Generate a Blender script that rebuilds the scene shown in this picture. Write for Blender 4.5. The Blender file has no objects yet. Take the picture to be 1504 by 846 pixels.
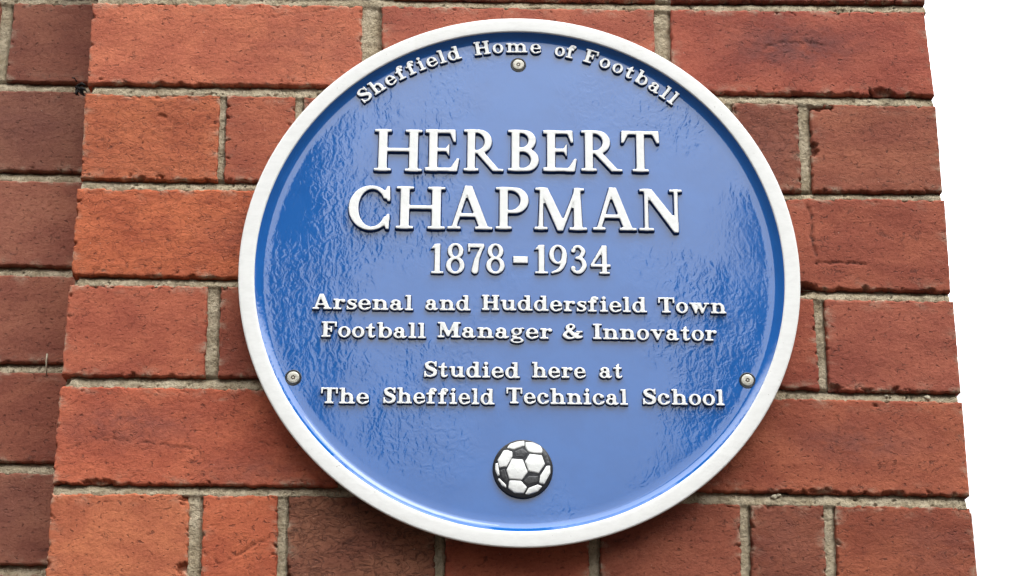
import bpy, math, numpy as np
from mathutils import Matrix, Vector
from mathutils.geometry import delaunay_2d_cdt

R = math.radians
SC = bpy.context.scene
COL = SC.collection
ZC = 2.20                      # height of the plaque's centre (world metres); all drawings below are in mm about it

# ---------------------------------------------------------------- camera
cam = bpy.data.cameras.new('camera'); cam_o = bpy.data.objects.new('camera', cam); COL.objects.link(cam_o)
cam.sensor_width = 36; cam.lens = 2595.94/1504*36; cam.clip_start = .02; cam.clip_end = 500
pa, ya, ro = R(19.40316), R(1.94660), R(.23449)
fw = Vector((math.sin(ya)*math.cos(pa), math.cos(ya)*math.cos(pa), math.sin(pa)))
rt = Vector((math.cos(ya), -math.sin(ya), 0)); up = rt.cross(fw)
rt, up = math.cos(ro)*rt+math.sin(ro)*up, -math.sin(ro)*rt+math.cos(ro)*up
M = Matrix((rt, up, -fw)).transposed().to_4x4()
M.translation = Vector((-.04827, -1.25018, ZC-.44823)); cam_o.matrix_world = M
SC.camera = cam_o

# ---------------------------------------------------------------- daylight: bright overcast, light from high on the right
SUN_EL, SUN_AZ = R(60), R(138)         # azimuth clockwise from +Y (the wall faces -Y)
w = bpy.data.worlds.new("World"); SC.world = w; w.use_nodes = True
nt = w.node_tree; nt.nodes.clear(); N = nt.nodes.new; LK = nt.links.new
sky = N('ShaderNodeTexSky'); sky.sky_type = 'NISHITA'; sky.sun_disc = False
sky.sun_elevation = SUN_EL; sky.sun_rotation = SUN_AZ; sky.air_density = 1.0; sky.dust_density = 2.0
hs = N('ShaderNodeHueSaturation'); hs.inputs['Saturation'].default_value = .22
LK(sky.outputs[0], hs.inputs['Color'])
# overcast: an even white cloud layer over the blue
cl = N('ShaderNodeMix'); cl.data_type = 'RGBA'; cl.inputs[0].default_value = .72
LK(hs.outputs[0], cl.inputs[6]); 
tc = N('ShaderNodeTexCoord'); sx = N('ShaderNodeSeparateXYZ'); LK(tc.outputs['Generated'], sx.inputs[0])
cg = N('ShaderNodeMapRange'); LK(sx.outputs['Z'], cg.inputs[0])          # an overcast sky brightens upwards
for i_, v_ in enumerate((.15, .60, .50, 1.75)): cg.inputs[i_+1].default_value = v_
cs = N('ShaderNodeVectorMath'); cs.operation = 'SCALE'; cs.inputs[0].default_value = (36, 36.8, 37.6); LK(cg.outputs[0], cs.inputs['Scale']); LK(cs.outputs[0], cl.inputs[7])
# what stands round the street: darker building fronts low down on both sides, open sky between and above
def mth(op, a, b=None, c=None):
    n = N('ShaderNodeMath'); n.operation = op
    for i, v in enumerate((a, b, c)):
        if v is None: continue
        if isinstance(v, (int, float)): n.inputs[i].default_value = v
        else: LK(v, n.inputs[i])
    return n.outputs[0]
def rng(v, a, b):
    n = N('ShaderNodeMapRange'); n.interpolation_type = 'SMOOTHSTEP'; LK(v, n.inputs[0]); n.inputs[1].default_value = a; n.inputs[2].default_value = b
    return n.outputs[0]
front = rng(sx.outputs['Y'], .05, -.15)
az = mth('ARCTAN2', sx.outputs['X'], mth('MULTIPLY', sx.outputs['Y'], -1.0))
nz = N('ShaderNodeTexNoise'); nz.inputs['Scale'].default_value = 7; LK(tc.outputs['Generated'], nz.inputs['Vector'])
azn = mth('ADD', az, mth('MULTIPLY', mth('SUBTRACT', nz.outputs[0], .5), .10))
# two building fronts leave a gap of open sky down the street; the left one is the taller
Z_ = sx.outputs['Z']
left = mth('MULTIPLY', rng(azn, -.066, -.080), rng(Z_, .74, .58))
right = mth('MULTIPLY', rng(mth('SUBTRACT', azn, mth('MULTIPLY', Z_, .5)), -.014, .004), rng(Z_, .56, .44))
bld = mth('MULTIPLY', front, mth('MAXIMUM', mth('MAXIMUM', left, right), rng(Z_, .15, .09)))
dk = N('ShaderNodeMix'); dk.data_type = 'RGBA'; LK(bld, dk.inputs[0]); LK(cl.outputs[2], dk.inputs[6]); dk.inputs[7].default_value = (1.6, 1.6, 1.7, 1)
gr = N('ShaderNodeMix'); gr.data_type = 'RGBA'; LK(rng(sx.outputs['Z'], .0, -.05), gr.inputs[0]); LK(dk.outputs[2], gr.inputs[6]); gr.inputs[7].default_value = (1.3, 1.2, 1.1, 1)
bg = N('ShaderNodeBackground'); bg.inputs['Strength'].default_value = .10; LK(gr.outputs[2], bg.inputs['Color'])
LK(bg.outputs[0], N('ShaderNodeOutputWorld').inputs[0])
sun = bpy.data.lights.new('sun', 'SUN'); sun.energy = 1.1; sun.angle = R(30); sun.color = (1, .97, .92)
sun_o = bpy.data.objects.new('sun', sun); COL.objects.link(sun_o)
sd = Vector((math.sin(SUN_AZ)*math.cos(SUN_EL), math.cos(SUN_AZ)*math.cos(SUN_EL), math.sin(SUN_EL)))
sun_o.rotation_euler = sd.to_track_quat('Z', 'Y').to_euler(); sun_o.location = sd*4
SC.view_settings.view_transform = 'Standard'; SC.view_settings.look = 'None'
SC.view_settings.exposure = .06; SC.view_settings.gamma = 1

# ---------------------------------------------------------------- helpers
def tag(o, label=None, cat=None, group=None, kind=None):
    for k, v in (('label', label), ('category', cat), ('group', group), ('kind', kind)):
        if v: o[k] = v
    return o
def empty(name, loc, label, cat):
    o = bpy.data.objects.new(name, None); COL.objects.link(o); o.location = loc; o.empty_display_size = .02
    return tag(o, label, cat)
def mesh(name, V, F, mats, parent=None, smooth=True, attrs=None, fmat=None, at=None):
    """V in mm about the plaque's centre (y = depth, minus towards the street); parents sit where they sit."""
    V = np.asarray(V, float)/1000.0
    org = Vector((0, 0, ZC)) if parent is None and at is None else (Vector(at) if at is not None else root_loc(parent))
    V = V + np.array([0, 0, ZC]) - np.array(org)
    me = bpy.data.meshes.new(name)
    me.from_pydata(V.tolist(), [], F if isinstance(F, list) else F.tolist())
    for m in (mats if isinstance(mats, (list, tuple)) else [mats]): me.materials.append(m)
    if smooth: me.polygons.foreach_set('use_smooth', [True]*len(me.polygons))
    if fmat is not None: me.polygons.foreach_set('material_index', np.asarray(fmat, np.int32))
    for k, a in (attrs or {}).items():
        a = np.asarray(a, np.float32)
        if a.ndim == 2:
            at_ = me.attributes.new(k, 'FLOAT_COLOR', 'POINT'); at_.data.foreach_set('color', np.hstack([a, np.ones((len(a), 1), np.float32)]).ravel())
        else:
            at_ = me.attributes.new(k, 'FLOAT', 'POINT'); at_.data.foreach_set('value', a)
    me.update(); o = bpy.data.objects.new(name, me); COL.objects.link(o)
    if parent is None: o.location = org
    else: o.parent = parent
    return o
def root_loc(o):
    v = Vector(o.location)
    while o.parent: o = o.parent; v += Vector(o.location)
    return v

rs = np.random.RandomState(7)
_perm = rs.permutation(256); _perm = np.concatenate([_perm, _perm]); _ga = rs.rand(256)*2*np.pi
def perlin(x, y):
    xi = np.floor(x).astype(int); yi = np.floor(y).astype(int); xf = x-xi; yf = y-yi; xi &= 255; yi &= 255
    u = xf**3*(xf*(xf*6-15)+10); v = yf**3*(yf*(yf*6-15)+10)
    def g(ix, iy, fx, fy):
        a = _ga[_perm[_perm[ix & 255]+(iy & 255)]]; return np.cos(a)*fx+np.sin(a)*fy
    a = g(xi, yi, xf, yf); b = g(xi+1, yi, xf-1, yf); c = g(xi, yi+1, xf, yf-1); d = g(xi+1, yi+1, xf-1, yf-1)
    return 1.5*((a+(b-a)*u)*(1-v)+(c+(d-c)*u)*v)
def fbm(x, y, o=3, seed=0.):
    s = 0; a = 1; x = x+seed*17.31+1000; y = y+seed*9.17+1000
    for i in range(o): s = s+a*perlin(x, y); a *= .5; x = x*2.03+3.1; y = y*2.03+5.7
    return s/1.6
def sst(x, a, b):
    t = np.clip((x-a)/(b-a), 0, 1); return t*t*(3-2*t)
def lin(*rgb):
    c = np.array(rgb)/255.0; return np.where(c < .04045, c/12.92, ((c+.055)/1.055)**2.4)

# ---------------------------------------------------------------- materials
def mat(name):
    m = bpy.data.materials.new(name); m.use_nodes = True; t = m.node_tree
    b = t.nodes['Principled BSDF']
    class K: pass
    k = K(); k.t = t; k.b = b
    def n(ty, **kw):
        x = t.nodes.new(ty)
        for a, v in kw.items(): setattr(x, a, v)
        return x
    def l(a, b_): t.links.new(a, b_)
    k.n = n; k.l = l
    tcn = n('ShaderNodeTexCoord'); k.obj = tcn.outputs['Object']
    def noise(scale, stretch=(1, 1, 1), detail=4, rough=.55, dist=0., vec=None, loc=(0, 0, 0)):
        mp = n('ShaderNodeMapping'); mp.inputs['Scale'].default_value = stretch; mp.inputs['Location'].default_value = loc
        l(vec or k.obj, mp.inputs[0])
        z = n('ShaderNodeTexNoise'); z.inputs['Scale'].default_value = scale; z.inputs['Detail'].default_value = detail
        z.inputs['Roughness'].default_value = rough; z.inputs['Distortion'].default_value = dist; l(mp.outputs[0], z.inputs['Vector'])
        return z.outputs[0]
    def mr(v, a, b_, c=0., d=1., smooth=True):
        x = n('ShaderNodeMapRange'); x.interpolation_type = 'SMOOTHSTEP' if smooth else 'LINEAR'
        l(v, x.inputs[0])
        for i, q in ((1, a), (2, b_), (3, c), (4, d)): x.inputs[i].default_value = q
        return x.outputs[0]
    def m_(op, a, b_=None):
        x = n('ShaderNodeMath', operation=op)
        for i, v in enumerate((a, b_)):
            if v is None: continue
            if isinstance(v, (int, float)): x.inputs[i].default_value = v
            else: l(v, x.inputs[i])
        return x.outputs[0]
    def mix(f, a, b_, blend='MIX'):
        x = n('ShaderNodeMix', data_type='RGBA', blend_type=blend)
        for i, v in ((0, f), (6, a), (7, b_)):
            if isinstance(v, (int, float)): x.inputs[i].default_value = v
            elif isinstance(v, tuple): x.inputs[i].default_value = v if len(v) == 4 else v+(1,)
            else: l(v, x.inputs[i])
        return x.outputs[2]
    def bump(h, dist, strength=1., prev=None):
        x = n('ShaderNodeBump'); x.inputs['Distance'].default_value = dist; x.inputs['Strength'].default_value = strength
        l(h, x.inputs['Height'])
        if prev is not None: l(prev, x.inputs['Normal'])
        return x.outputs[0]
    def attr(nm):
        return n('ShaderNodeAttribute', attribute_name=nm)
    k.noise, k.mr, k.m, k.mix, k.bump, k.attr = noise, mr, m_, mix, bump, attr
    return m, k

def brick_mat():
    m, k = mat('fired_brick')
    tint = k.attr('tint').outputs['Color']; crack_and_shade = k.attr('crack_and_shade').outputs['Fac']; burn = k.attr('burn').outputs['Fac']; rough = k.attr('rough').outputs['Fac']
    big = k.noise(22, (1, 1, 1.6), 3, .5, .4)
    c = k.mix(k.mr(big, .3, .7), k.mix(1.0, tint, (.82, .76, .79), 'MULTIPLY'), k.mix(1.0, tint, (1.12, 1.18, 1.15), 'MULTIPLY'))
    blotch = k.noise(75, (1, 1, 1.5), 5, .65, .6, loc=(3, 1, 2))
    c = k.mix(k.mr(blotch, .52, .72, 0, .40), c, k.mix(1.0, tint, (.60, .50, .56), 'MULTIPLY'))
    c = k.mix(k.mr(blotch, .44, .28, 0, .40), c, k.mix(1.0, tint, (1.18, 1.36, 1.42), 'MULTIPLY'))
    c = k.mix(k.m('MULTIPLY', burn, k.mr(k.noise(60, (1, 1, 1.6), 4, .6, .5, loc=(7, 0, 5)), .3, .6, .25, .85)), c, (.145, .058, .055))
    # squiggly drag creases left by the wire cut: thin bands of a warped noise, where a second noise allows
    wv = k.noise(120, (.75, 1, 1.3), 4, .55, 1.0)
    crease = k.mr(k.m('ABSOLUTE', k.m('SUBTRACT', wv, .5)), .0, .028, 1, 0)
    allow = k.mr(k.noise(45, (1, 1, 1.5), 3, .55, loc=(1, 9, 4)), .56, .68)
    allow2 = k.m('MAXIMUM', allow, k.m('MULTIPLY', rough, .9))
    crease = k.m('MULTIPLY', crease, allow2)
    fine = k.noise(560, (.9, 1, 1.1), 5, .7)
    pit = k.m('MAXIMUM', k.mr(k.noise(300, (.8, 1, 1.2), 3, .6, .4, loc=(4, 4, 4)), .61, .70), k.mr(k.noise(120, (.7, 1, 1.5), 4, .65, .6, loc=(1, 4, 7)), .66, .72))
    c = k.mix(k.mr(fine, .38, .72, 0, .42), c, k.mix(1.0, c, (.62, .55, .55), 'MULTIPLY'))
    c = k.mix(k.m('MULTIPLY', crease, .50), c, (.085, .035, .028))
    c = k.mix(k.m('MULTIPLY', pit, .50), c, (.10, .038, .028))
    c = k.mix(k.m('MULTIPLY', crack_and_shade, k.mr(k.noise(200, detail=3, loc=(5, 1, 3)), .35, .6, .25, .8)), c, (.05, .024, .02))  # real cracks, plus shade painted into the chips
    grain = k.noise(360, (.85, 1, 1.15), 6, .78, .2, loc=(6, 6, 2))
    c = k.mix(k.mr(grain, .36, .50, .55, 0), c, k.mix(1.0, c, (.62, .52, .50), 'MULTIPLY'))
    c = k.mix(k.mr(grain, .52, .66, 0, .5), c, k.mix(1.0, c, (1.22, 1.32, 1.32), 'MULTIPLY'))
    # pale sand and lime specks
    c = k.mix(k.m('MULTIPLY', k.mr(k.noise(420, (1, 1, 1), 2, .5, loc=(8, 2, 6)), .735, .77), .5), c, (.55, .42, .33))
    sm = k.attr('smear').outputs['Fac']
    c = k.mix(k.m('MULTIPLY', sm, k.mr(k.noise(300, detail=4, rough=.7, loc=(2, 7, 7)), .35, .6, .1, .85)), c, (.46, .385, .275))
    k.l(c, k.b.inputs['Base Color'])
    k.b.inputs['Roughness'].default_value = .82; k.b.inputs['Specular IOR Level'].default_value = .25
    h = k.m('SUBTRACT', k.m('MULTIPLY', fine, .55), k.m('ADD', k.m('MULTIPLY', crease, .8), k.m('MULTIPLY', pit, 1.0)))
    h2 = k.noise(190, (.85, 1, 1.15), 5, .68, .3, loc=(2, 2, 2))
    nrm = k.bump(h, .0009, .9); nrm = k.bump(h2, .0011, .7, nrm); k.l(nrm, k.b.inputs['Normal'])
    return m
def mortar_mat():
    m, k = mat('lime_mortar')
    a = k.noise(60, detail=4); b = k.noise(420, detail=4, rough=.7); g = k.noise(700, detail=2, loc=(5, 5, 5))
    c = k.mix(k.mr(a, .3, .7), (.40, .32, .205), (.60, .505, .355))
    c = k.mix(k.mr(b, .45, .72, 0, .6), c, (.22, .185, .13))
    c = k.mix(k.mr(b, .42, .26, 0, .6), c, (.64, .58, .46))
    c = k.mix(k.mr(g, .70, .74, 0, .8), c, (.05, .04, .032))
    c = k.mix(k.m('MULTIPLY', k.mr(k.noise(30, detail=3, loc=(9, 9, 1)), .58, .72), .5), c, (.12, .11, .085))
    k.l(c, k.b.inputs['Base Color']); k.b.inputs['Roughness'].default_value = .95; k.b.inputs['Specular IOR Level'].default_value = .15
    nrm = k.bump(b, .0022, 1.0); nrm = k.bump(k.noise(160, detail=5, rough=.65), .0036, .8, nrm); k.l(nrm, k.b.inputs['Normal'])
    return m
def blue_mat():
    m, k = mat('blue_gloss_paint')
    t = k.noise(35, detail=3)
    c = k.mix(k.mr(t, .35, .65), (.008, .104, .375), (.011, .117, .410))
    k.l(c, k.b.inputs['Base Color']); k.b.inputs['Roughness'].default_value = .05; k.b.inputs['Specular IOR Level'].default_value = .80
    # hand-painted orange peel over sand-cast metal, livelier in places
    where = k.mr(k.noise(11, detail=2, loc=(2, 0, 7)), .40, .64, .14, 1.)
    peel = k.noise(140, (1.15, 1, .85), 2.5, .45, 1.5)
    peel2 = k.noise(420, (1, 1, 1), 2, .5, .8, loc=(3, 3, 3))
    drip = k.noise(90, (1.2, 1, .5), 2, .5, .7, loc=(6, 1, 1))
    h = k.m('MULTIPLY', k.m('ADD', k.m('ADD', peel, k.m('MULTIPLY', peel2, .22)), k.m('MULTIPLY', drip, .7)), where)
    k.l(k.bump(h, .00019, 1.0), k.b.inputs['Normal'])
    return m
def plain(name, col, rough, spec=.5, metal=0., var=.12, bs=300, bd=.0003):
    m, k = mat(name)
    t = k.noise(bs*.3, detail=4, rough=.6)
    dark = tuple(v*(1-var) for v in col)
    k.l(k.mix(k.mr(t, .35, .65), dark, tuple(col)), k.b.inputs['Base Color'])
    k.b.inputs['Roughness'].default_value = rough; k.b.inputs['Specular IOR Level'].default_value = spec; k.b.inputs['Metallic'].default_value = metal
    k.l(k.bump(k.noise(bs, detail=4), bd, .8), k.b.inputs['Normal'])
    return m
def rim_mat():
    m, k = mat('white_rim_paint')
    br = k.noise(120, (1, 1, 2.2), 4, .6)
    c = k.mix(k.mr(br, .35, .68), (.83, .825, .79), (.78, .775, .74))
    c = k.mix(k.mr(k.noise(30, detail=5, rough=.65, loc=(3, 8, 2)), .60, .76, 0, .40), c, (.60, .57, .50))
    c = k.mix(k.mr(k.noise(380, detail=2, loc=(1, 2, 9)), .74, .78, 0, .6), c, (.36, .33, .28))
    k.l(c, k.b.inputs['Base Color']); k.b.inputs['Roughness'].default_value = .38
    k.l(k.bump(br, .00018, .6), k.b.inputs['Normal'])
    return m
MB, MM, BLUE, RIM = brick_mat(), mortar_mat(), blue_mat(), rim_mat()
WHITE = plain('white_letter_paint', (.88, .88, .845), .35, .5, 0, .05, 260, .0004)
NAVY = plain('blue_letter_side_shaded', (.010, .032, .125), .3, .35, 0, .15, 300, .0005)  # blue sides, colour darkened to paint in the letters' drop shadows
BLACK = plain('black_ball_paint_screw_shade', (.014, .014, .018), .35, .5, 0, .2)  # also colours the painted shadow rings round the screws
GREY = plain('charcoal_ball_paint', (.062, .062, .064), .4, .5, 0, .35, 500, .0006)
STEEL = plain('dull_screw_steel', (.62, .59, .50), .42, .5, .25, .25, 700, .0003)
RECESS = plain('dark_brown_recess', (.075, .045, .03), .8, .2, 0, .3, 900, .0004)  # dark brown for the flat screw recess
MOSS = plain('blackened_debris', (.020, .018, .017), .9, .2, 0, .5, 900, .0008)
GRIT = plain('pale_grit', (.50, .44, .32), .8, .3, 0, .3, 900, .0006)
STRAW = plain('dry_straw', (.42, .36, .26), .8, .2, 0, .2, 900, .0003)
# ---------------------------------------------------------------- lettering
# Every letter is drawn here as a union of strokes, slabs and bowls (signed
# distance in units of the cap height), then traced to an outline.
class Ink:
    def __init__(s, x0, x1, y0, y1, h, k):
        s.xs = np.arange(x0, x1 + h, h); s.ys = np.arange(y0, y1 + h, h)
        s.X, s.Y = np.meshgrid(s.xs, s.ys); s.k = k
        s.d = np.full(s.X.shape, 9.0)
    def join(s, e):
        h = np.maximum(s.k - np.abs(s.d - e), 0) / s.k
        s.d = np.minimum(s.d, e) - h*h*s.k/4
    def cut(s, e): s.d = np.maximum(s.d, -e)
    def poly_d(s, pts):
        d = np.full(s.X.shape, 1e9); sg = np.ones(s.X.shape); n = len(pts)
        for i in range(n):
            ax, ay = pts[i]; bx, by = pts[i-1]
            ex, ey = bx-ax, by-ay; wx, wy = s.X-ax, s.Y-ay
            t = np.clip((wx*ex+wy*ey)/(ex*ex+ey*ey+1e-12), 0, 1)
            d = np.minimum(d, (wx-ex*t)**2+(wy-ey*t)**2)
            c1 = s.Y >= ay; c2 = s.Y < by; c3 = ex*wy > ey*wx
            sg = np.where((c1 & c2 & c3) | (~c1 & ~c2 & ~c3), -sg, sg)
        return sg*np.sqrt(d)
    def poly(s, *pts): s.join(s.poly_d(pts))
    def rect(s, x0, x1, y0, y1): s.join(s.poly_d([(x0,y0),(x1,y0),(x1,y1),(x0,y1)]))
    def ell_d(s, cx, cy, rx, ry):
        u = (s.X-cx)/rx; v = (s.Y-cy)/ry; q = np.sqrt(u*u+v*v)+1e-9
        g = np.sqrt((u/rx)**2+(v/ry)**2)+1e-9
        return q*(q-1)/g
    def ring(s, cx, cy, rx, ry, tx, ty, dx=0):     # bowl: outer ellipse less a narrower counter
        s.join(np.maximum(s.ell_d(cx,cy,rx,ry), -s.ell_d(cx+dx,cy,rx-tx,ry-ty)))
    def dee_d(s, x0, x1, y0, y1):                  # flat left side, round right side
        ry = (y1-y0)/2; rx = min(x1-x0, ry*1.05)
        b = s.poly_d([(x0,y0),(x1-rx,y0),(x1-rx,y1),(x0,y1)]) if x1-rx > x0+1e-3 else np.full(s.X.shape, 9.0)
        return np.minimum(b, np.maximum(s.ell_d(x1-rx,(y0+y1)/2,rx,ry), x0-s.X))
    def bowl(s, x0, x1, y0, y1, tx, ty):
        s.join(np.maximum(s.dee_d(x0,x1,y0,y1), -s.dee_d(x0-.05,x1-tx,y0+ty,y1-ty)))
    def path(s, pts, w, smooth=True):              # stroke along a spline; w = widths along it
        P = np.array(pts, float)
        if smooth and len(P) > 2:
            Q = np.vstack([2*P[0]-P[1], P, 2*P[-1]-P[-2]]); out = []
            for i in range(1, len(Q)-2):
                for t in np.linspace(0, 1, 9)[:-1]:
                    a,b,c,d = Q[i-1],Q[i],Q[i+1],Q[i+2]
                    out.append(.5*((2*b)+(c-a)*t+(2*a-5*b+4*c-d)*t*t+(3*b-a-3*c+d)*t**3))
            out.append(P[-1]); P = np.array(out)
        w = np.interp(np.linspace(0,1,len(P)), np.linspace(0,1,len(w)), w)/2
        d = np.full(s.X.shape, 9.0)
        for i in range(len(P)-1):
            e = P[i+1]-P[i]; wx, wy = s.X-P[i][0], s.Y-P[i][1]
            t = np.clip((wx*e[0]+wy*e[1])/(e@e+1e-12), 0, 1)
            d = np.minimum(d, np.hypot(wx-e[0]*t, wy-e[1]*t)-(w[i]+(w[i+1]-w[i])*t))
        s.join(d)
    def dot(s, x, y, r): s.join(np.hypot(s.X-x, s.Y-y)-r)

def glyph_title(ch, g):
    S, B, T = .19, .062, .085                      # stem, serif, thin stroke
    def ser(x0, x1, y): g.rect(x0, x1, y, y+B)
    def foot(x, w=.09, st=S): ser(x-w, x+st+w, 0)
    def head(x, w=.09, st=S): ser(x-w, x+st+w, 1-B)
    if ch == 'H':
        for x in (.1, .78): g.rect(x, x+S, 0, 1); foot(x); head(x)
        g.rect(.2, .9, .47, .47+T)
    elif ch == 'E':
        g.rect(.1, .29, 0, 1); g.rect(.01, .72, 0, T); g.rect(.01, .68, 1-T, 1); g.rect(.2, .52, .47, .47+T)
        g.poly((.55,1),(.7,1),(.715,.70),(.665,.70)); g.poly((.55,0),(.75,0),(.8,.31),(.745,.31))
        g.poly((.47,.515),(.565,.35),(.565,.68))
    elif ch in 'RPB':
        g.rect(.1, .29, 0, 1); ser(.01, .4, 1-B)
        if ch == 'B':
            g.bowl(.15, .69, .5, 1, .18, .075); g.bowl(.15, .76, 0, .545, .19, .075); ser(.01, .4, 0)
        elif ch == 'R':
            g.bowl(.15, .71, .43, 1, .18, .075); foot(.1)
            g.poly((.3,.47),(.5,.47),(.88,.06),(1.0,.055),(1.0,0),(.74,0))
        else:
            g.bowl(.15, .78, .38, 1, .19, .075); foot(.1)
    elif ch == 'T':
        g.rect(.36, .55, 0, 1); foot(.36, .1); g.rect(.03, .88, 1-T, 1)
        g.poly((.0,1),(.2,1),(.05,.7),(-.01,.7)); g.poly((.91,1),(.71,1),(.86,.7),(.92,.7))
    elif ch == 'C':
        g.ring(.5, .5, .5, .53, .19, .085, .03)
        g.cut(g.poly_d([(.76,.3),(1.2,.3),(1.2,.72),(.76,.72)]))
        g.cut(g.poly_d([(.93,-.2),(1.2,-.2),(1.2,1.2),(.93,1.2)]))
        g.poly((.87,1.02),(.93,1.02),(.94,.66),(.885,.66),(.8,.86)); g.poly((.86,.0),(.92,.0),(.93,.36),(.875,.36),(.8,.15))
    elif ch == 'A':
        g.poly((.40,1.03),(.56,1.03),(.95,.03),(.74,.03),(.44,.82)); g.poly((.40,1.03),(.5,1.0),(.2,.03),(.09,.03))
        g.rect(.24, .72, .29, .29+T); ser(.0, .3, 0); ser(.64, 1.04, 0)
    elif ch == 'M':
        g.poly((.13,1),(.20,1),(.2,0),(.09,0)); g.poly((.1,1),(.3,1),(.67,.2),(.6,-.02),(.53,-.02))
        g.poly((.94,1),(1.02,1),(.65,-.02),(.56,-.02)); g.poly((.91,1),(1.05,1),(1.1,0),(.9,0))
        ser(.0, .3, 0); ser(.8, 1.2, 0); ser(.02, .24, 1-B); ser(.92, 1.14, 1-B)
    elif ch == 'N':
        g.rect(.13, .215, 0, 1); g.poly((.08,1),(.3,1),(.9,.2),(.9,-.03),(.8,-.03)); g.rect(.815, .9, -.03, 1)
        ser(.0, .34, 0); ser(.02, .25, 1-B); ser(.71, 1.0, 1-B)
    elif ch == '1':
        g.rect(.13, .31, 0, .98); g.poly((.0,.82),(.13,.99),(.31,1.0),(.31,.9),(.13,.84)); g.rect(.02, .43, 0, .07)
    elif ch == '8':
        g.ring(.3, .755, .265, .26, .15, .075); g.ring(.3, .27, .31, .285, .16, .08)
    elif ch == '7':
        g.rect(.01, .53, .87, 1); g.poly((.01,1),(.07,1),(.07,.72),(.01,.72)); g.path([(.49,.92),(.31,.5),(.24,.1)], [.09,.15,.22])
        g.poly((.34,.95),(.55,.95),(.52,.85))
    elif ch == '9':
        g.ring(.29, .67, .29, .34, .15, .08)
        g.path([(.5,.66),(.47,.38),(.34,.14),(.1,.03)], [.17,.17,.12,.07])
    elif ch == '3':
        g.path([(.06,.8),(.14,.93),(.3,.945),(.43,.79),(.34,.6),(.19,.54)], [.12,.1,.1,.16,.13,.08])
        g.path([(.2,.55),(.38,.5),(.47,.28),(.33,.07),(.15,.055),(.05,.15)], [.08,.13,.17,.14,.1,.12]); g.dot(.07,.19,.075); g.dot(.08,.8,.07)
    elif ch == '4':
        g.rect(.4, .57, 0, 1); g.poly((.4,1),(.57,1),(.1,.33),(0,.33)); g.rect(0, .7, .24, .335); g.rect(.31, .67, 0, .065)
    elif ch == '-':
        g.rect(0, 1, 0, .45)
    return 1.0

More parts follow.
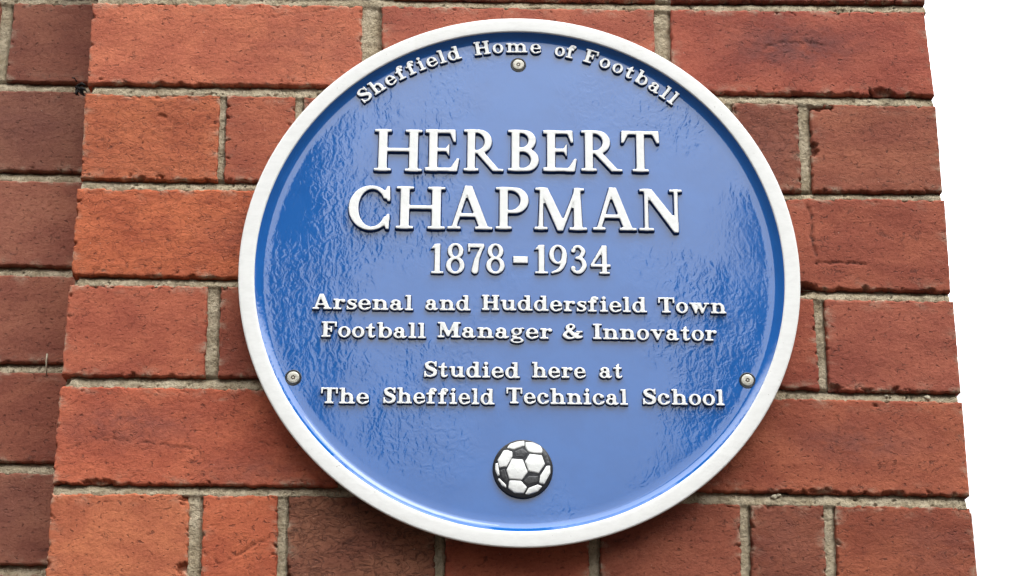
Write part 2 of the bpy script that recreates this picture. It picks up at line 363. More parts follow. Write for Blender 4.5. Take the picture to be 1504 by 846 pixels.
def glyph_slab(ch, g):
    S, B, T, XH = .2, .115, .105, .69
    def stem(x, y0=0., y1=XH, w=S): g.rect(x, x+w, y0, y1)
    def foot(x, a=.1, b=.1): g.rect(x-a, x+S+b, 0, B)
    def flag(x, y=XH, a=.11): g.rect(x-a, x+S*.6, y-B, y)
    def arch(x, w, h=XH):                          # from stem at x to a right stem at x+w
        g.path([(x+.12,h-.3),(x+.2,h-.13),(x+.34,h-.065),(x+w-.02,h-.09),(x+w+.08,h-.2),(x+w+.1,h-.36)], [.08,.1,.13,.16,.19,S]); stem(x+w, 0, h-.3)
    def o(cx, rx=.34, tx=.185): g.ring(cx, .345, rx, .365, tx, .095)
    if ch == 'o': o(.34); return .70
    if ch in 'nhmu':
        if ch == 'u':
            stem(.1,.28); flag(.1); stem(.55,0,XH); flag(.55,XH,.12); g.rect(.6,.86,0,B)
            g.path([(.2,.36),(.24,.14),(.38,.065),(.5,.12),(.62,.28)], [S,.17,.13,.1,.08]); return .87
        stem(.1, 0, 1.0 if ch=='h' else XH); flag(.1, 1.0 if ch=='h' else XH); foot(.1, .1, .085)
        arch(.1, .46); foot(.56, .085, .1)
        if ch == 'm':
            arch(.56, .46); foot(1.02, .085, .1); return 1.33
        return .87
    if ch == 'r':
        stem(.1); flag(.1); foot(.1, .1, .14); g.path([(.24,.4),(.34,.58),(.5,.62)], [.08,.1,.14]); g.dot(.53,.57,.11); return .66
    if ch in 'il':
        if ch == 'l': stem(.12,0,1); flag(.12,1)
        else: stem(.12); flag(.12); g.dot(.21,.9,.115)
        foot(.12,.12,.12); return .46
    if ch == 'd':
        o(.33,.33); stem(.5,0,1); flag(.5,1,.12); g.rect(.55,.83,0,B); return .84
    if ch == 'b':
        stem(.1,0.0,1); flag(.1,1); g.ring(.47,.345,.34,.365,.185,.095); g.rect(.1,.2,0,.2); return .83
    if ch == 'e':
        o(.34); g.rect(.08,.6,.31,.31+T*.85); g.cut(g.poly_d([(.42,.16),(.9,.2),(.9,.31),(.42,.31)])); g.path([(.5,.06),(.62,.13),(.66,.2)],[.1,.09,.06]); return .70
    if ch == 'c':
        o(.34); g.cut(g.poly_d([(.42,.2),(.9,.2),(.9,.48),(.42,.48)])); g.dot(.53,.52,.115); g.path([(.5,.06),(.6,.12),(.65,.21)],[.1,.09,.07]); return .69
    if ch == 'a':
        g.path([(.12,.56),(.22,.64),(.38,.635),(.48,.54),(.49,.4)],[.1,.1,.12,.17,S]); g.dot(.16,.52,.105); stem(.39,.08,.45)
        g.ring(.28,.205,.28,.215,.17,.085); g.path([(.49,.2),(.52,.06),(.62,.055),(.71,.12)],[S,.14,.1,.07]); return .73
    if ch == 's':
        g.path([(.53,.51),(.42,.62),(.26,.64),(.14,.53),(.22,.41),(.4,.32),(.5,.19),(.38,.06),(.2,.05),(.07,.17)],[.06,.09,.11,.16,.19,.19,.16,.11,.09,.06])
        g.rect(.49,.57,.45,.68); g.rect(.03,.11,.0,.25); return .62
    if ch == 't':
        g.path([(.26,.78),(.26,.2),(.3,.07),(.42,.06),(.52,.14)],[.17,S,.17,.12,.07], True); g.rect(.02,.5,XH-B,XH); g.poly((.16,.66),(.36,.66),(.36,.92),(.28,.92)); return .56
    if ch == 'f':
        stem(.13,0,.78); foot(.13,.11,.15); g.rect(.0,.48,XH-B,XH); g.path([(.23,.74),(.27,.9),(.4,.95),(.5,.92)],[S,.15,.11,.1]); g.dot(.5,.86,.1); return .54
    if ch == 'v':
        g.poly((.07,.66),(.29,.66),(.47,.2),(.42,-.01),(.36,-.01)); g.poly((.58,.66),(.69,.66),(.43,-.01),(.36,-.01)); g.rect(0,.36,XH-B,XH); g.rect(.48,.79,XH-B,XH); return .79
    if ch == 'w':
        for x in (0,.36): g.poly((.07+x,.66),(.28+x,.66),(.42+x,.2),(.4+x,-.01),(.31+x,-.01))
        g.poly((.46,.66),(.55,.66),(.4,-.01),(.31,-.01)); g.poly((.93,.66),(1.03,.66),(.76,-.01),(.67,-.01))
        g.rect(0,.34,XH-B,XH); g.rect(.38,.68,XH-B,XH); g.rect(.82,1.12,XH-B,XH); return 1.12
    if ch == 'g':
        g.ring(.32,.46,.29,.245,.165,.08); g.path([(.2,.25),(.12,.14),(.2,.06),(.5,.03)],[.08,.09,.12,.12])
        g.ring(.35,-.12,.35,.17,.13,.08); g.path([(.5,.6),(.58,.67),(.68,.66)],[.07,.09,.1]); return .72
    S2 = .23
    if ch == 'H':
        for x in (.1,.66): g.rect(x,x+S2,0,1); g.rect(x-.1,x+S2+.085,0,B); g.rect(x-.1,x+S2+.085,1-B,1)
        g.rect(.2,.8,.45,.45+B); return .99
    if ch == 'I':
        g.rect(.12,.36,0,1); g.rect(0,.48,0,B); g.rect(0,.48,1-B,1); return .48
    if ch == 'F':
        g.rect(.1,.33,0,1); g.rect(0,.5,0,B); g.rect(0,.8,1-B,1); g.rect(.72,.83,.66,1); g.rect(.2,.52,.46,.46+T); g.rect(.48,.58,.33,.7); return .83
    if ch == 'T':
        g.rect(.34,.58,0,1); g.rect(.22,.7,0,B); g.rect(.03,.89,1-B,1); g.rect(0,.1,.62,1); g.rect(.82,.92,.62,1); return .92
    if ch == 'A':
        g.poly((.36,1),(.58,1),(.94,.05),(.7,.05),(.42,.78)); g.poly((.36,1),(.47,.95),(.23,.05),(.1,.05)); g.rect(.25,.72,.26,.26+T)
        g.rect(0,.36,0,B); g.rect(.6,1.04,0,B); return 1.04
    if ch == 'M':
        g.rect(.12,.22,0,1); g.poly((.1,1),(.36,1),(.62,.3),(.6,.08),(.5,.08)); g.poly((.84,1),(1.0,1),(.6,.08),(.5,.08)); g.rect(.86,1.1,0,1)
        g.rect(0,.36,0,B); g.rect(.74,1.22,0,B); g.rect(0,.3,1-B,1); g.rect(.9,1.22,1-B,1); return 1.22
    if ch == 'S':
        g.path([(.66,.72),(.54,.9),(.34,.945),(.15,.81),(.22,.62),(.42,.51),(.62,.38),(.6,.16),(.38,.05),(.18,.1),(.06,.3)],[.07,.1,.12,.19,.23,.24,.23,.19,.12,.1,.07])
        g.rect(.62,.72,.64,1.0); g.rect(.02,.12,.0,.37); return .78
    if ch == '&':
        g.path([(.8,.12),(.66,.1),(.5,.26),(.3,.55),(.22,.76),(.32,.93),(.46,.9),(.5,.76),(.38,.6),(.16,.42),(.1,.22),(.24,.06),(.44,.06),(.62,.2),(.74,.44)],
               [.12,.16,.19,.19,.16,.1,.1,.13,.11,.14,.18,.16,.1,.08,.07]); g.rect(.6,.88,.42,.42+T); g.dot(.82,.15,.07); return .9
    raise KeyError(ch)

def contours(g, lev=0.):                                 # marching squares with linear interpolation
    d = g.d-lev; ny, nx = d.shape; seg = {}
    neg = d < 0
    code = neg[:-1,:-1]*1 + neg[:-1,1:]*2 + neg[1:,1:]*4 + neg[1:,:-1]*8
    def pt(e):
        k, j, i = e
        if k == 0: t = d[j,i]/(d[j,i]-d[j,i+1]); return (g.xs[i]+t*(g.xs[i+1]-g.xs[i]), g.ys[j])
        t = d[j,i]/(d[j,i]-d[j+1,i]); return (g.xs[i], g.ys[j]+t*(g.ys[j+1]-g.ys[j]))
    TB = {1:[(3,0)],2:[(0,1)],3:[(3,1)],4:[(1,2)],5:[(3,2),(1,0)],6:[(0,2)],7:[(3,2)],8:[(2,3)],9:[(2,0)],10:[(0,3),(2,1)],11:[(2,1)],12:[(1,3)],13:[(1,0)],14:[(0,3)]}
    for j, i in zip(*np.nonzero((code > 0) & (code < 15))):
        E = ((0,j,i),(1,j,i+1),(0,j+1,i),(1,j,i))
        for a, b in TB[int(code[j,i])]: seg[E[a]] = E[b]
    loops = []
    while seg:
        s0, cur = seg.popitem(); lp = [s0]
        while cur != s0 and cur in seg: lp.append(cur); cur = seg.pop(cur)
        P = np.array([pt(e) for e in lp])
        if len(P) < 8: continue
        keep = [P[0]]
        for p in P[1:]:
            if np.hypot(*(p-keep[-1])) > .35*(g.xs[1]-g.xs[0]): keep.append(p)
        loops.append(np.array(keep))
    return loops

def terraces(g, levels):
    """Triangulate between nested outlines of one shape -> points, the outline each lies on, triangles."""
    pts = []; lv = []; ed = []
    for k, q in enumerate(levels):
        for P in contours(g, q):
            o = len(pts); n = len(P); pts += [Vector((float(a), float(b))) for a, b in P]; lv += [k]*n
            ed += [(o+i, o+(i+1) % n) for i in range(n)]
    co, _, fa, ov, _, _ = delaunay_2d_cdt(pts, ed, [], 1, 1e-6)
    lev = [min(lv[i] for i in o) if o else 1 for o in ov]
    h = g.xs[1]-g.xs[0]; T = []
    for f in fa:
        cx = sum(co[i][0] for i in f)/3; cy = sum(co[i][1] for i in f)/3
        u = (cx-g.xs[0])/h; v = (cy-g.ys[0])/h; i = min(int(u), g.d.shape[1]-2); j = min(int(v), g.d.shape[0]-2); u -= i; v -= j
        d = (g.d[j,i]*(1-u)+g.d[j,i+1]*u)*(1-v)+(g.d[j+1,i]*(1-u)+g.d[j+1,i+1]*u)*v
        if d > levels[0]: continue
        a, b, c = f
        cr = (co[b][0]-co[a][0])*(co[c][1]-co[a][1])-(co[b][1]-co[a][1])*(co[c][0]-co[a][0])
        T.append((a, b, c) if cr > 0 else (a, c, b))
    return np.array([tuple(c) for c in co]), lev, T
GC = {}
def letter(font, ch, levels):                      # cap-height units; x from 0, y from the baseline
    key = (font, ch, levels)
    if key not in GC:
        g = Ink(-.2, 1.45, -.42, 1.2, .017 if font == 'slab' else .0115, .02 if font == 'slab' else .025)
        (glyph_slab if font == 'slab' else glyph_title)(ch, g)
        for _ in range(2): g.d[1:-1,1:-1] = (g.d[1:-1,1:-1]*4+g.d[:-2,1:-1]+g.d[2:,1:-1]+g.d[1:-1,:-2]+g.d[1:-1,2:])/8
        GC[key] = terraces(g, levels)
    return GC[key]
# ---------------------------------------------------------------- brickwork
def seg_dist(X, Z, pts):
    d = np.full(X.shape, 1e9)
    for (ax, az_), (bx, bz) in zip(pts[:-1], pts[1:]):
        ex, ez = bx-ax, bz-az_; t = np.clip(((X-ax)*ex+(Z-az_)*ez)/(ex*ex+ez*ez+1e-9), 0, 1)
        d = np.minimum(d, np.hypot(X-ax-ex*t, Z-az_-ez*t))
    return d
class Bricks:
    def __init__(s): s.V = []; s.F = []; s.T = []; s.C = []; s.B = []; s.R = []; s.S = []; s.n = 0
    def add(s, q, col, y=0., depth=100., res=1.1, seed=0, rough=0., cracks=(), chips=(), burns=(), ragged=1.0):
        (x0,z0),(x1,z1),(x2,z2),(x3,z3) = q                    # tl tr br bl
        W = math.hypot(x1-x0, z1-z0); H = math.hypot(x3-x0, z3-z0)
        nu, nv = max(6, int(W/res)), max(6, int(H/res))
        def axis(n, L):                                        # finer rows of points near the arrises
            e = np.array([0, .35, .8, 1.5, 2.4]); mid = np.linspace(3.4, L-3.4, max(3, n-8)); return np.concatenate([e, mid, (L-e)[::-1]])/L
        u, v = axis(nu, W), axis(nv, H); nu, nv = len(u), len(v); U, Vv = np.meshgrid(u, v)
        X = (1-Vv)*((1-U)*x0+U*x1)+Vv*((1-U)*x3+U*x2); Z = (1-Vv)*((1-U)*z0+U*z1)+Vv*((1-U)*z3+U*z2)
        px, pz = U*W, Vv*H                                     # mm from the top-left corner
        ed = np.minimum(np.minimum(px, W-px), np.minimum(pz, H-pz))
        # worn, uneven arrises: points near an edge wander sideways
        fall = np.exp(-ed/4.0)*ragged*np.where((px > W-6) & (q[1][0] > 315), .15, 1.)
        X = X+fall*(1.15*fbm(X*0+px/9, pz/9, 3, seed+.3)+.45*fbm(px/2.4, pz/2.4, 2, seed+.8))
        Z = Z+fall*(1.6*fbm(px/9, pz/9, 3, seed+1.7)+.55*fbm(px/2.2, pz/2.2, 2, seed+2.6))
        r = 1.5+.8*fbm(px/14, pz/14, 2, seed+4)
        e2 = np.clip(r-ed, 0, None); Y = r-np.sqrt(np.clip(r*r-e2*e2, 0, None)); Y = np.clip(Y, 0, 4)
        Y = Y+.55*fbm(px/60, pz/35, 2, seed+5)+(.16+.35*rough)*fbm(px/8, pz/6, 4, seed+6)+(.07+.22*rough)*np.abs(fbm(px/4., pz/3., 3, seed+7))
        nb = fbm(px/7, pz/5, 3, seed+8)                        # bites out of the edges
        bite = sst(nb+.55*np.exp(-ed/3.2)*ragged, .62, .95)*np.exp(-ed/5.0)*np.where((px > W-9) & (q[1][0] > 315), .15, 1.); Y = Y+5.0*bite
        gouge = sst(fbm(px/5.5, pz/2.8, 2, seed+9), .62, .82)*(.6+.9*rough); Y = Y+gouge*.8
        C = .45*gouge+.35*bite
        Wx, Wz = X+1.6*fbm(px/5, pz/5, 4, seed+10), Z+2.2*fbm(px/6, pz/6, 4, seed+11)
        for pts, wd, dp in cracks:
            d = seg_dist(Wx, Wz, pts); a = np.exp(-(d/(wd*.8))**2)*sst(fbm(px/7, pz/7, 3, seed+12), -.45, .25); Y = Y+dp*a; C = np.maximum(C, a)
        for cx, cz, rx, rz, dp in chips:
            a = sst(1-np.hypot((Wx-cx)/rx, (Wz-cz)/rz)+.55*nb+.35*fbm(px/2.6, pz/2.0, 2, seed+14), .05, .32); Y = Y+dp*a; C = np.maximum(C, .35*a)  # chip hollows' shadow goes into the colour through this mask
        Bn = np.zeros_like(X)
        for cx, cz, rx, rz, am in burns:
            Bn = np.maximum(Bn, am*np.exp(-((Wx-cx)/rx)**2-((Wz-cz)/rz)**2+.35*nb))
        Sm = sst(fbm(px/16, pz/9, 3, seed+20)+.15, .15, .55)*np.exp(-ed/3.0)+.6*sst(fbm(px/30, pz/14, 4, seed+21), .62, .85)*np.exp(-ed/14.)
        n0 = s.n; s.V.append(np.stack([X, Y+y, Z], -1).reshape(-1, 3))
        idx = np.arange(nu*nv).reshape(nv, nu)+n0
        s.F += np.stack([idx[:-1,:-1], idx[1:,:-1], idx[1:,1:], idx[:-1,1:]], -1).reshape(-1, 4).tolist()
        cnt = nu*nv
        ring = np.concatenate([idx[0,:-1], idx[:-1,-1], idx[-1,:0:-1], idx[:0:-1,0]])
        P = np.stack([X, Y+y, Z], -1).reshape(-1, 3)[ring-n0]
        prev = ring
        for dd in (5., depth):
            Q = P.copy(); Q[:,1] = y+dd; s.V.append(Q); cur = np.arange(len(Q))+n0+cnt; cnt += len(Q)
            nx = np.roll(cur, -1); pn = np.roll(prev, -1)
            s.F += np.stack([prev, pn, nx, cur], -1).tolist(); prev = cur
        s.F.append(prev.tolist())
        s.n += cnt; z_ = np.zeros(cnt-nu*nv)
        s.T.append(np.tile(np.asarray(col), (cnt, 1))); s.C.append(np.concatenate([np.clip(C, 0, 1).ravel(), z_])); s.B.append(np.concatenate([np.clip(Bn, 0, 1).ravel(), z_])); s.R.append(np.full(cnt, rough)); s.S.append(np.concatenate([np.clip(Sm, 0, 1).ravel(), z_]))
    def build(s, name, parent):
        return mesh(name, np.vstack(s.V), s.F, MB, parent, True, dict(tint=np.vstack(s.T), crack_and_shade=np.concatenate(s.C), burn=np.concatenate(s.B), rough=np.concatenate(s.R), smear=np.concatenate(s.S)))
def mortar(rows, x0, x1, y, res, name, parent, holes=()):
    """Weathered pointing: hollow under each brick's lower edge, nearly flush on top of the next one."""
    ztop = max(p[1] for q in rows[0] for p in q[:2])+2; zbot = min(p[1] for q in rows[-1] for p in q[2:])-2
    xs = np.arange(x0, x1+res, res); xs[-1] = x1; zs = np.arange(zbot, ztop, res); X, Z = np.meshgrid(xs, zs)
    D = np.full(X.shape, 16.)
    Et = []; Eb = []
    for q in rows:
        tx = [p for b in q for p in (b[0], b[1])]; bx = [p for b in q for p in (b[3], b[2])]
        Et.append(np.interp(xs, [p[0] for p in tx], [p[1] for p in tx])); Eb.append(np.interp(xs, [p[0] for p in bx], [p[1] for p in bx]))
    n1 = fbm(X/18, Z/18, 3, 31); n2 = fbm(X/3.2, Z/3.2, 3, 37)
    for k in range(len(rows)-1):
        a, b = Eb[k][None,:], Et[k+1][None,:]
        t = np.clip((Z-b)/(a-b+1e-6), 0, 1); inside = (Z <= a+1.5) & (Z >= b-1.5)
        D = np.where(inside, 1.7+5.2*t**2.4+1.9*n1+1.0*n2+3.2*sst(fbm(X/6, Z/3.5, 3, 41), .42, .62), D)
    for k, q in enumerate(rows):
        for b0, b1 in zip(q[:-1], q[1:]):
            zt, zb = Et[k][None,:], Eb[k][None,:]; inrow = (Z < zt-1) & (Z > zb+1)
            tt = np.clip((zt-Z)/(zt-zb), 0, 1)
            xl = b0[1][0]+(b0[2][0]-b0[1][0])*tt; xr = b1[0][0]+(b1[3][0]-b1[0][0])*tt
            g = (X > xl-1.5) & (X < xr+1.5) & inrow; s_ = np.clip((X-xl)/(xr-xl), 0, 1)
            D = np.where(g, 3.0+2.6*sst(s_, .70, 1.0)+1.4*n1+.8*n2, D)
    for cx, cz, rx, rz, dp in holes:
        D = D+dp*sst(1-np.hypot((X-cx)/rx, (Z-cz)/rz), 0, .5)
    D = np.clip(D, .8, 18)
    V = np.stack([X, D+y, Z], -1).reshape(-1, 3); idx = np.arange(X.size).reshape(X.shape)
    F = np.stack([idx[:-1,:-1], idx[:-1,1:], idx[1:,1:], idx[1:,:-1]], -1).reshape(-1, 4)
    return mesh(name, V, F, MM, parent)

ROWS = [ # brick corners (top-left, top-right, bottom-right, bottom-left), mm
 [[(-337.7,307.7),(-119.3,310.8),(-118.2,237.7),(-336.2,235.1)],[(-101.7,310.6),(109.3,313.4),(107.5,237.4),(-100.9,235.7)],[(121.5,313.1),(325.6,316.3),(325.9,241.2),(120.6,237.7)]],
 [[(-337.6,225.3),(-126.0,227.8),(-123.7,157.5),(-335.9,155.4)],[(-109.8,227.6),(106.8,229.5),(106.2,158.8),(-108.4,156.7)],[(119.9,229.8),(324.2,232.6),(326.8,158.7),(119.0,157.3)]],
 [[(-336.7,146.6),(-233.0,147.0),(-230.9,75.6),(-334.4,75.3)],[(-227.7,147.2),(-174.6,147.1),(-172.5,76.1),(-225.7,75.7)],[(-167.7,147.2),(-57.3,147.2),(-56.2,77.2),(-166.3,76.2)],[(-50.9,147.3),(51.1,147.7),(51.4,76.9),(-49.9,77.3)],[(58.5,147.8),(160.0,148.8),(158.5,77.2),(58.7,77.1)],[(166.4,149.5),(217.9,149.4),(217.3,74.9),(164.7,75.1)],[(227.6,149.0),(327.2,149.8),(326.9,76.9),(225.8,75.1)]],
 [[(-335.8,67.5),(-130.7,68.5),(-130.3,-3.7),(-334.9,-2.2)],[(-122.5,68.6),(103.6,67.7),(103.0,-4.2),(-121.1,-3.6)],[(115.1,67.9),(328.0,70.2),(326.8,-5.0),(114.3,-4.1)]],
 [[(-335.7,-10.3),(-232.4,-9.7),(-231.1,-80.1),(-335.1,-80.5)],[(-223.3,-9.6),(-172.7,-9.3),(-170.5,-80.2),(-221.2,-79.9)],[(-164.6,-9.2),(-62.9,-10.2),(-62.7,-79.2),(-162.5,-80.1)],[(-55.3,-10.1),(52.5,-10.5),(52.8,-80.7),(-54.1,-79.1)],[(60.7,-10.4),(165.0,-10.8),(163.8,-82.3),(60.9,-80.6)],[(172.8,-10.7),(221.7,-12.1),(223.0,-83.0),(171.8,-82.7)],[(229.9,-13.0),(328.3,-12.6),(328.2,-84.2),(229.5,-84.5)]],
 [[(-335.3,-88.8),(-131.3,-89.0),(-130.6,-160.8),(-334.3,-161.2)],[(-123.3,-88.9),(99.9,-90.5),(99.3,-160.5),(-121.9,-160.7)],[(111.0,-90.3),(328.6,-91.5),(328.3,-162.3),(110.2,-160.9)]],
 [[(-334.5,-168.7),(-236.4,-168.0),(-233.3,-239.1),(-333.4,-239.1)],[(-226.7,-168.4),(-173.2,-168.3),(-170.8,-239.5),(-224.2,-239.5)],[(-165.4,-168.2),(-60.0,-167.9),(-59.7,-239.3),(-164.1,-239.4)],[(-52.7,-168.3),(50.8,-169.1),(50.1,-239.7),(-52.5,-239.3)],[(58.7,-169.0),(159.8,-170.8),(158.5,-240.6),(57.8,-239.6)],[(167.2,-170.7),(220.7,-170.6),(219.7,-241.4),(165.8,-241.0)],[(229.1,-171.0),(328.6,-170.9),(329.5,-241.8),(227.5,-241.8)]],
]
def shifted(row, dz): return [[(x, z+dz) for x, z in b] for b in row]
N0 = len(ROWS)
ROWS = [shifted(ROWS[1], 237.8), shifted(ROWS[2], 238.5)] + ROWS + [shifted(ROWS[5], -158.6), shifted(ROWS[6], -158.4)]
def C(*a):
    c = lin(*a)*np.array([1.02, 1.03, .87]); g = c @ np.array([.3,.6,.1]); return c*.93+g*.07
TINT = {  # row, brick -> fired colour
 (2,0):C(172,92,72),(2,1):C(160,84,66),(2,2):C(140,70,58),
 (3,0):C(196,106,80),(3,1):C(172,92,74),(3,2):C(166,82,66),
 (4,0):C(186,98,66),(4,1):C(168,88,66),(4,2):C(150,80,62),(4,3):C(160,80,60),(4,4):C(150,76,60),(4,5):C(138,76,60),(4,6):C(152,84,66),
 (5,0):C(190,96,62),(5,1):C(160,80,60),(5,2):C(156,80,62),
 (6,0):C(176,90,68),(6,1):C(152,78,60),(6,2):C(150,80,62),(6,3):C(160,80,60),(6,4):C(150,76,60),(6,5):C(160,80,62),(6,6):C(158,82,66),
 (7,0):C(188,94,68),(7,1):C(160,80,60),(7,2):C(162,84,62),
 (8,0):C(192,106,74),(8,1):C(188,94,64),(8,2):C(138,84,66),(8,3):C(164,82,60),(8,4):C(152,80,62),(8,5):C(138,74,56),(8,6):C(152,78,56)}
ROUGH = {(4,5):.55,(4,0):.5,(5,0):.5,(3,0):.15,(8,2):1.0,(8,4):.25,(8,5):.35,(4,6):.2,(7,0):.25,(8,6):.2,(4,2):.2}
CRACK = {(5,2):[([(220.5,64),(223.6,54),(223.2,36),(225.8,17)],1.5,1.5),([(225.8,17),(246,16.8),(267,16.6)],.8,1.4)],
 (3,0):[([(-217,214.8),(-185,218),(-147,225.5)],.55,.7)],
 (7,0):[([(-327,-136),(-301,-127.7),(-269,-130.3),(-242,-133.5)],.7,.8),([(-242,-133.5),(-231,-135),(-230,-141)],.7,.9),([(-190,-128),(-176,-133)],.7,.9)],
 (8,1):[([(-223,-210),(-212,-217.7),(-199,-211),(-189,-204),(-177,-199)],.8,1.3)],
 (3,2):[([(192,197.5),(208,202.7),(230,202.6),(244,201)],.7,.8)],
 (7,2):[([(236,-103),(234,-118),(233,-126)],.5,-.3)]}
CHIP = {(5,2):[(212,-5.0,12,6.2,9)],(3,2):[(262,156,7,5,4),(287,158.5,12,5.5,4.5),(308,157,5,4,4)],(4,0):[(-275,128,5.5,2.4,1.2),(-290,147,30,3,2.5)],
 (7,2):[(222,-161,13,2.2,3)],(6,6):[(230,-83,10,3.5,4)],(8,0):[(-236,-170,7,6,4),(-236,-221,6,4,4)],(8,6):[(326,-171,14,4,3.5)],(7,0):[(-300,-161,16,3,3)],(4,6):[(228,112,4,7,5),(229,147,16,4,4)]}
BURN = {(3,2):[(215,200,55,22,.9)],(7,0):[(-285,-118,48,16,.65),(-190,-150,40,12,.5)],(7,2):[(250,-124,45,14,.6)],(5,0):[(-200,35,40,16,.45)],(4,5):[(190,110,26,30,.35)],(3,0):[(-160,190,45,25,.35)],(8,5):[(192,-200,24,30,.3)],(8,6):[(300,-200,35,22,.35)]}
pier = empty('brick_pier', (0, 0, ZC), 'sunlit orange-red brick pier carrying the round blue plaque, its right edge against white sky', 'wall')
pier['kind'] = 'thing'; pier['label'] = 'orange-red brick pier that carries the round blue plaque, right edge against the white sky'
bk = Bricks()
for r, row in enumerate(ROWS):
    seen = 2 <= r < 2+N0
    for i, q in enumerate(row):
        col = TINT.get((r, i)); 
        if col is None: col = C(165+rs.randint(-14,18), 84+rs.randint(-6,8), 64+rs.randint(-5,6))
        st = len(row) == 3
        bk.add(q, col, 0., (102 if st else 215) if i in (0, len(row)-1) else 60, 1.05 if seen else 2.4, r*11.3+i*3.7, ROUGH.get((r,i), 0.), CRACK.get((r,i), ()), CHIP.get((r,i), ()), BURN.get((r,i), ()))
    # the pier's right return (the bricks behind each corner brick)
    d0 = 112 if len(row) == 3 else 225; xr = row[-1][1][0]; (zt, zb) = (row[-1][1][1], row[-1][2][1])
    for a, b in (((d0, d0+215), (d0+225, d0+440)) if d0 == 112 else ((d0, d0+102), (d0+112, d0+327))):
        bk.add([(xr-60, zt), (xr-.6, zt), (xr-.6, zb), (xr-60, zb)], C(158, 82, 64), a, b-a, 6.0, r*5.1+a)
bk.build('bricks', pier)
mortar(ROWS, -333.5, 325.6, 0., 1.25, 'mortar', pier, [(-335,151,4,5,6),(-334,-4,5,7,7),(-334,-84,6,6,8),(206,-6.5,16,4,6)])
# mortar body of the pier behind its pointing (closes its sides and back)
def box(x0, x1, y0, y1, z0, z1):
    V = [(x,y,z) for x in (x0,x1) for y in (y0,y1) for z in (z0,z1)]
    return V, [(0,1,3,2),(4,6,7,5),(0,4,5,1),(2,3,7,6),(0,2,6,4),(1,5,7,3)]
V_, F_ = box(-331.5, 321.0, 19., 520., -396, 462); mesh('mortar_core', V_, F_, MM, pier, False)
# grit standing in the joints
def blob(cx, cy, cz, r, sq=(1,1,1), seed=0, n=10):
    V = []; F = []
    for i in range(n+1):
        for j in range(2*n):
            a = math.pi*i/n; b = math.pi*j/n; k = 1+.22*math.sin(3*a+seed)*math.cos(2*b+seed*2)
            V.append((cx+r*k*sq[0]*math.sin(a)*math.cos(b), cy+r*k*sq[1]*math.sin(a)*math.sin(b), cz+r*k*sq[2]*math.cos(a)))
    for i in range(n):
        for j in range(2*n): F.append((i*2*n+j, i*2*n+(j+1)%(2*n), (i+1)*2*n+(j+1)%(2*n), (i+1)*2*n+j))
    return V, F
for i, (x, z, r) in enumerate([(272.4,-87.6,1.3),(302.9,-88.3,2.0),(185.2,-164.5,1.9),(188.6,-163.4,1.4),(274.6,153.4,1.4)]):
    v, f = blob(x, 2.2, z, r, (1.2,.9,.9), i*1.3); mesh('pebble', v, f, GRIT, pier)

# recessed wall on the left, 58 mm behind the pier's face
SB = 58.
wall = empty('brick_wall', (-.42, SB/1000, ZC), 'darker brown-red brick wall set back to the left of the pier', 'wall'); wall['kind'] = 'thing'
LJ = [496.0,417.0,338.0,259.0,180.0,101.3,21.1,-57.5,-135.9,-212.9,-290.5,-368.0]
LCOL = {4:C(142,88,74),5:C(160,96,80),6:C(154,90,74),7:C(150,84,68),8:C(148,90,75),9:C(140,79,66),3:C(142,84,70)}
LR = []; bl = Bricks()
for r in range(len(LJ)-1):
    zt, zb = LJ[r]-4.2, LJ[r+1]+4.2; st = -420.0 if r == 3 else (-520.0 if r % 2 == 0 else -462.0)
    row = []
    for a, b in ((st-452, st-232), (st-222, st-5), (st+5, min(st+220, -262)), (st+230, -262)):
        if b-a < 20 or a > -270: continue
        row.append([(a, zt+.4*rs.randn()), (b, zt+.4*rs.randn()), (b, zb+.4*rs.randn()), (a, zb+.4*rs.randn())])
    LR.append(row)
    for i, q in enumerate(row):
        near = q[1][0] > -440 and 2 <= r <= 9
        bl.add(q, LCOL.get(r, C(138,80,70)), SB, 60, 1.2 if near else 3.0, 200+r*7.7+i*2.9, .0, (), (), [( -400,(zt+zb)/2+10,70,18,.25)] if r in (4,8) else (), .8)
bl.build('bricks', wall); mortar(LR, -900., -262., SB, 1.5, 'mortar', wall)
V_, F_ = box(-900., -262., SB+20, SB+260, LJ[-1]+2, LJ[0]-2); mesh('mortar_core', V_, F_, MM, wall, False)

# scrap of blackened moss caught in the corner and a straw on the left wall
def tube(pts, r0, r1, n=6):
    V = []; F = []; P = [Vector(p) for p in pts]
    for i, p in enumerate(P):
        t = (P[min(i+1, len(P)-1)]-P[max(i-1, 0)]).normalized(); a = t.orthogonal().normalized(); b = t.cross(a); r = r0+(r1-r0)*i/(len(P)-1)
        V += [tuple(p+r*(math.cos(q)*a+math.sin(q)*b)) for q in np.linspace(0, 2*np.pi, n, False)]
    for i in range(len(P)-1):
        for j in range(n): F.append((i*n+j, i*n+(j+1)%n, (i+1)*n+(j+1)%n, (i+1)*n+j))
    F.append(tuple(range(n))[::-1]); F.append(tuple(range((len(P)-1)*n, len(P)*n)))
    return V, F
def merge(parts):
    V = []; F = []
    for v, f in parts: o = len(V); V += list(v); F += [tuple(i+o for i in q) for q in f]
    return V, F
deb = merge([tube([(-350,30,160),(-346.5,12,157.5),(-343,4,153.5),(-340,3,150),(-338.5,4,146.5)], 1.3, .8), tube([(-344,5,155),(-340.5,2,156),(-337.5,3,154.5)], 1.5, .7),
  tube([(-343.5,6,153),(-345,4,148.5),(-342,3,146)], 1.0, .5), tube([(-341,3,152),(-338,2,151),(-336,3,149)], 1.6, .6), blob(-341.2,6,152.5,2.0,(1,.7,1.3),2), tube([(-345,4,158.5),(-346.5,2,160.5),(-348.5,3,161)], .9, .4), tube([(-342,2,149),(-340,1,146.5),(-337,2,145.5)], .8, .3)])
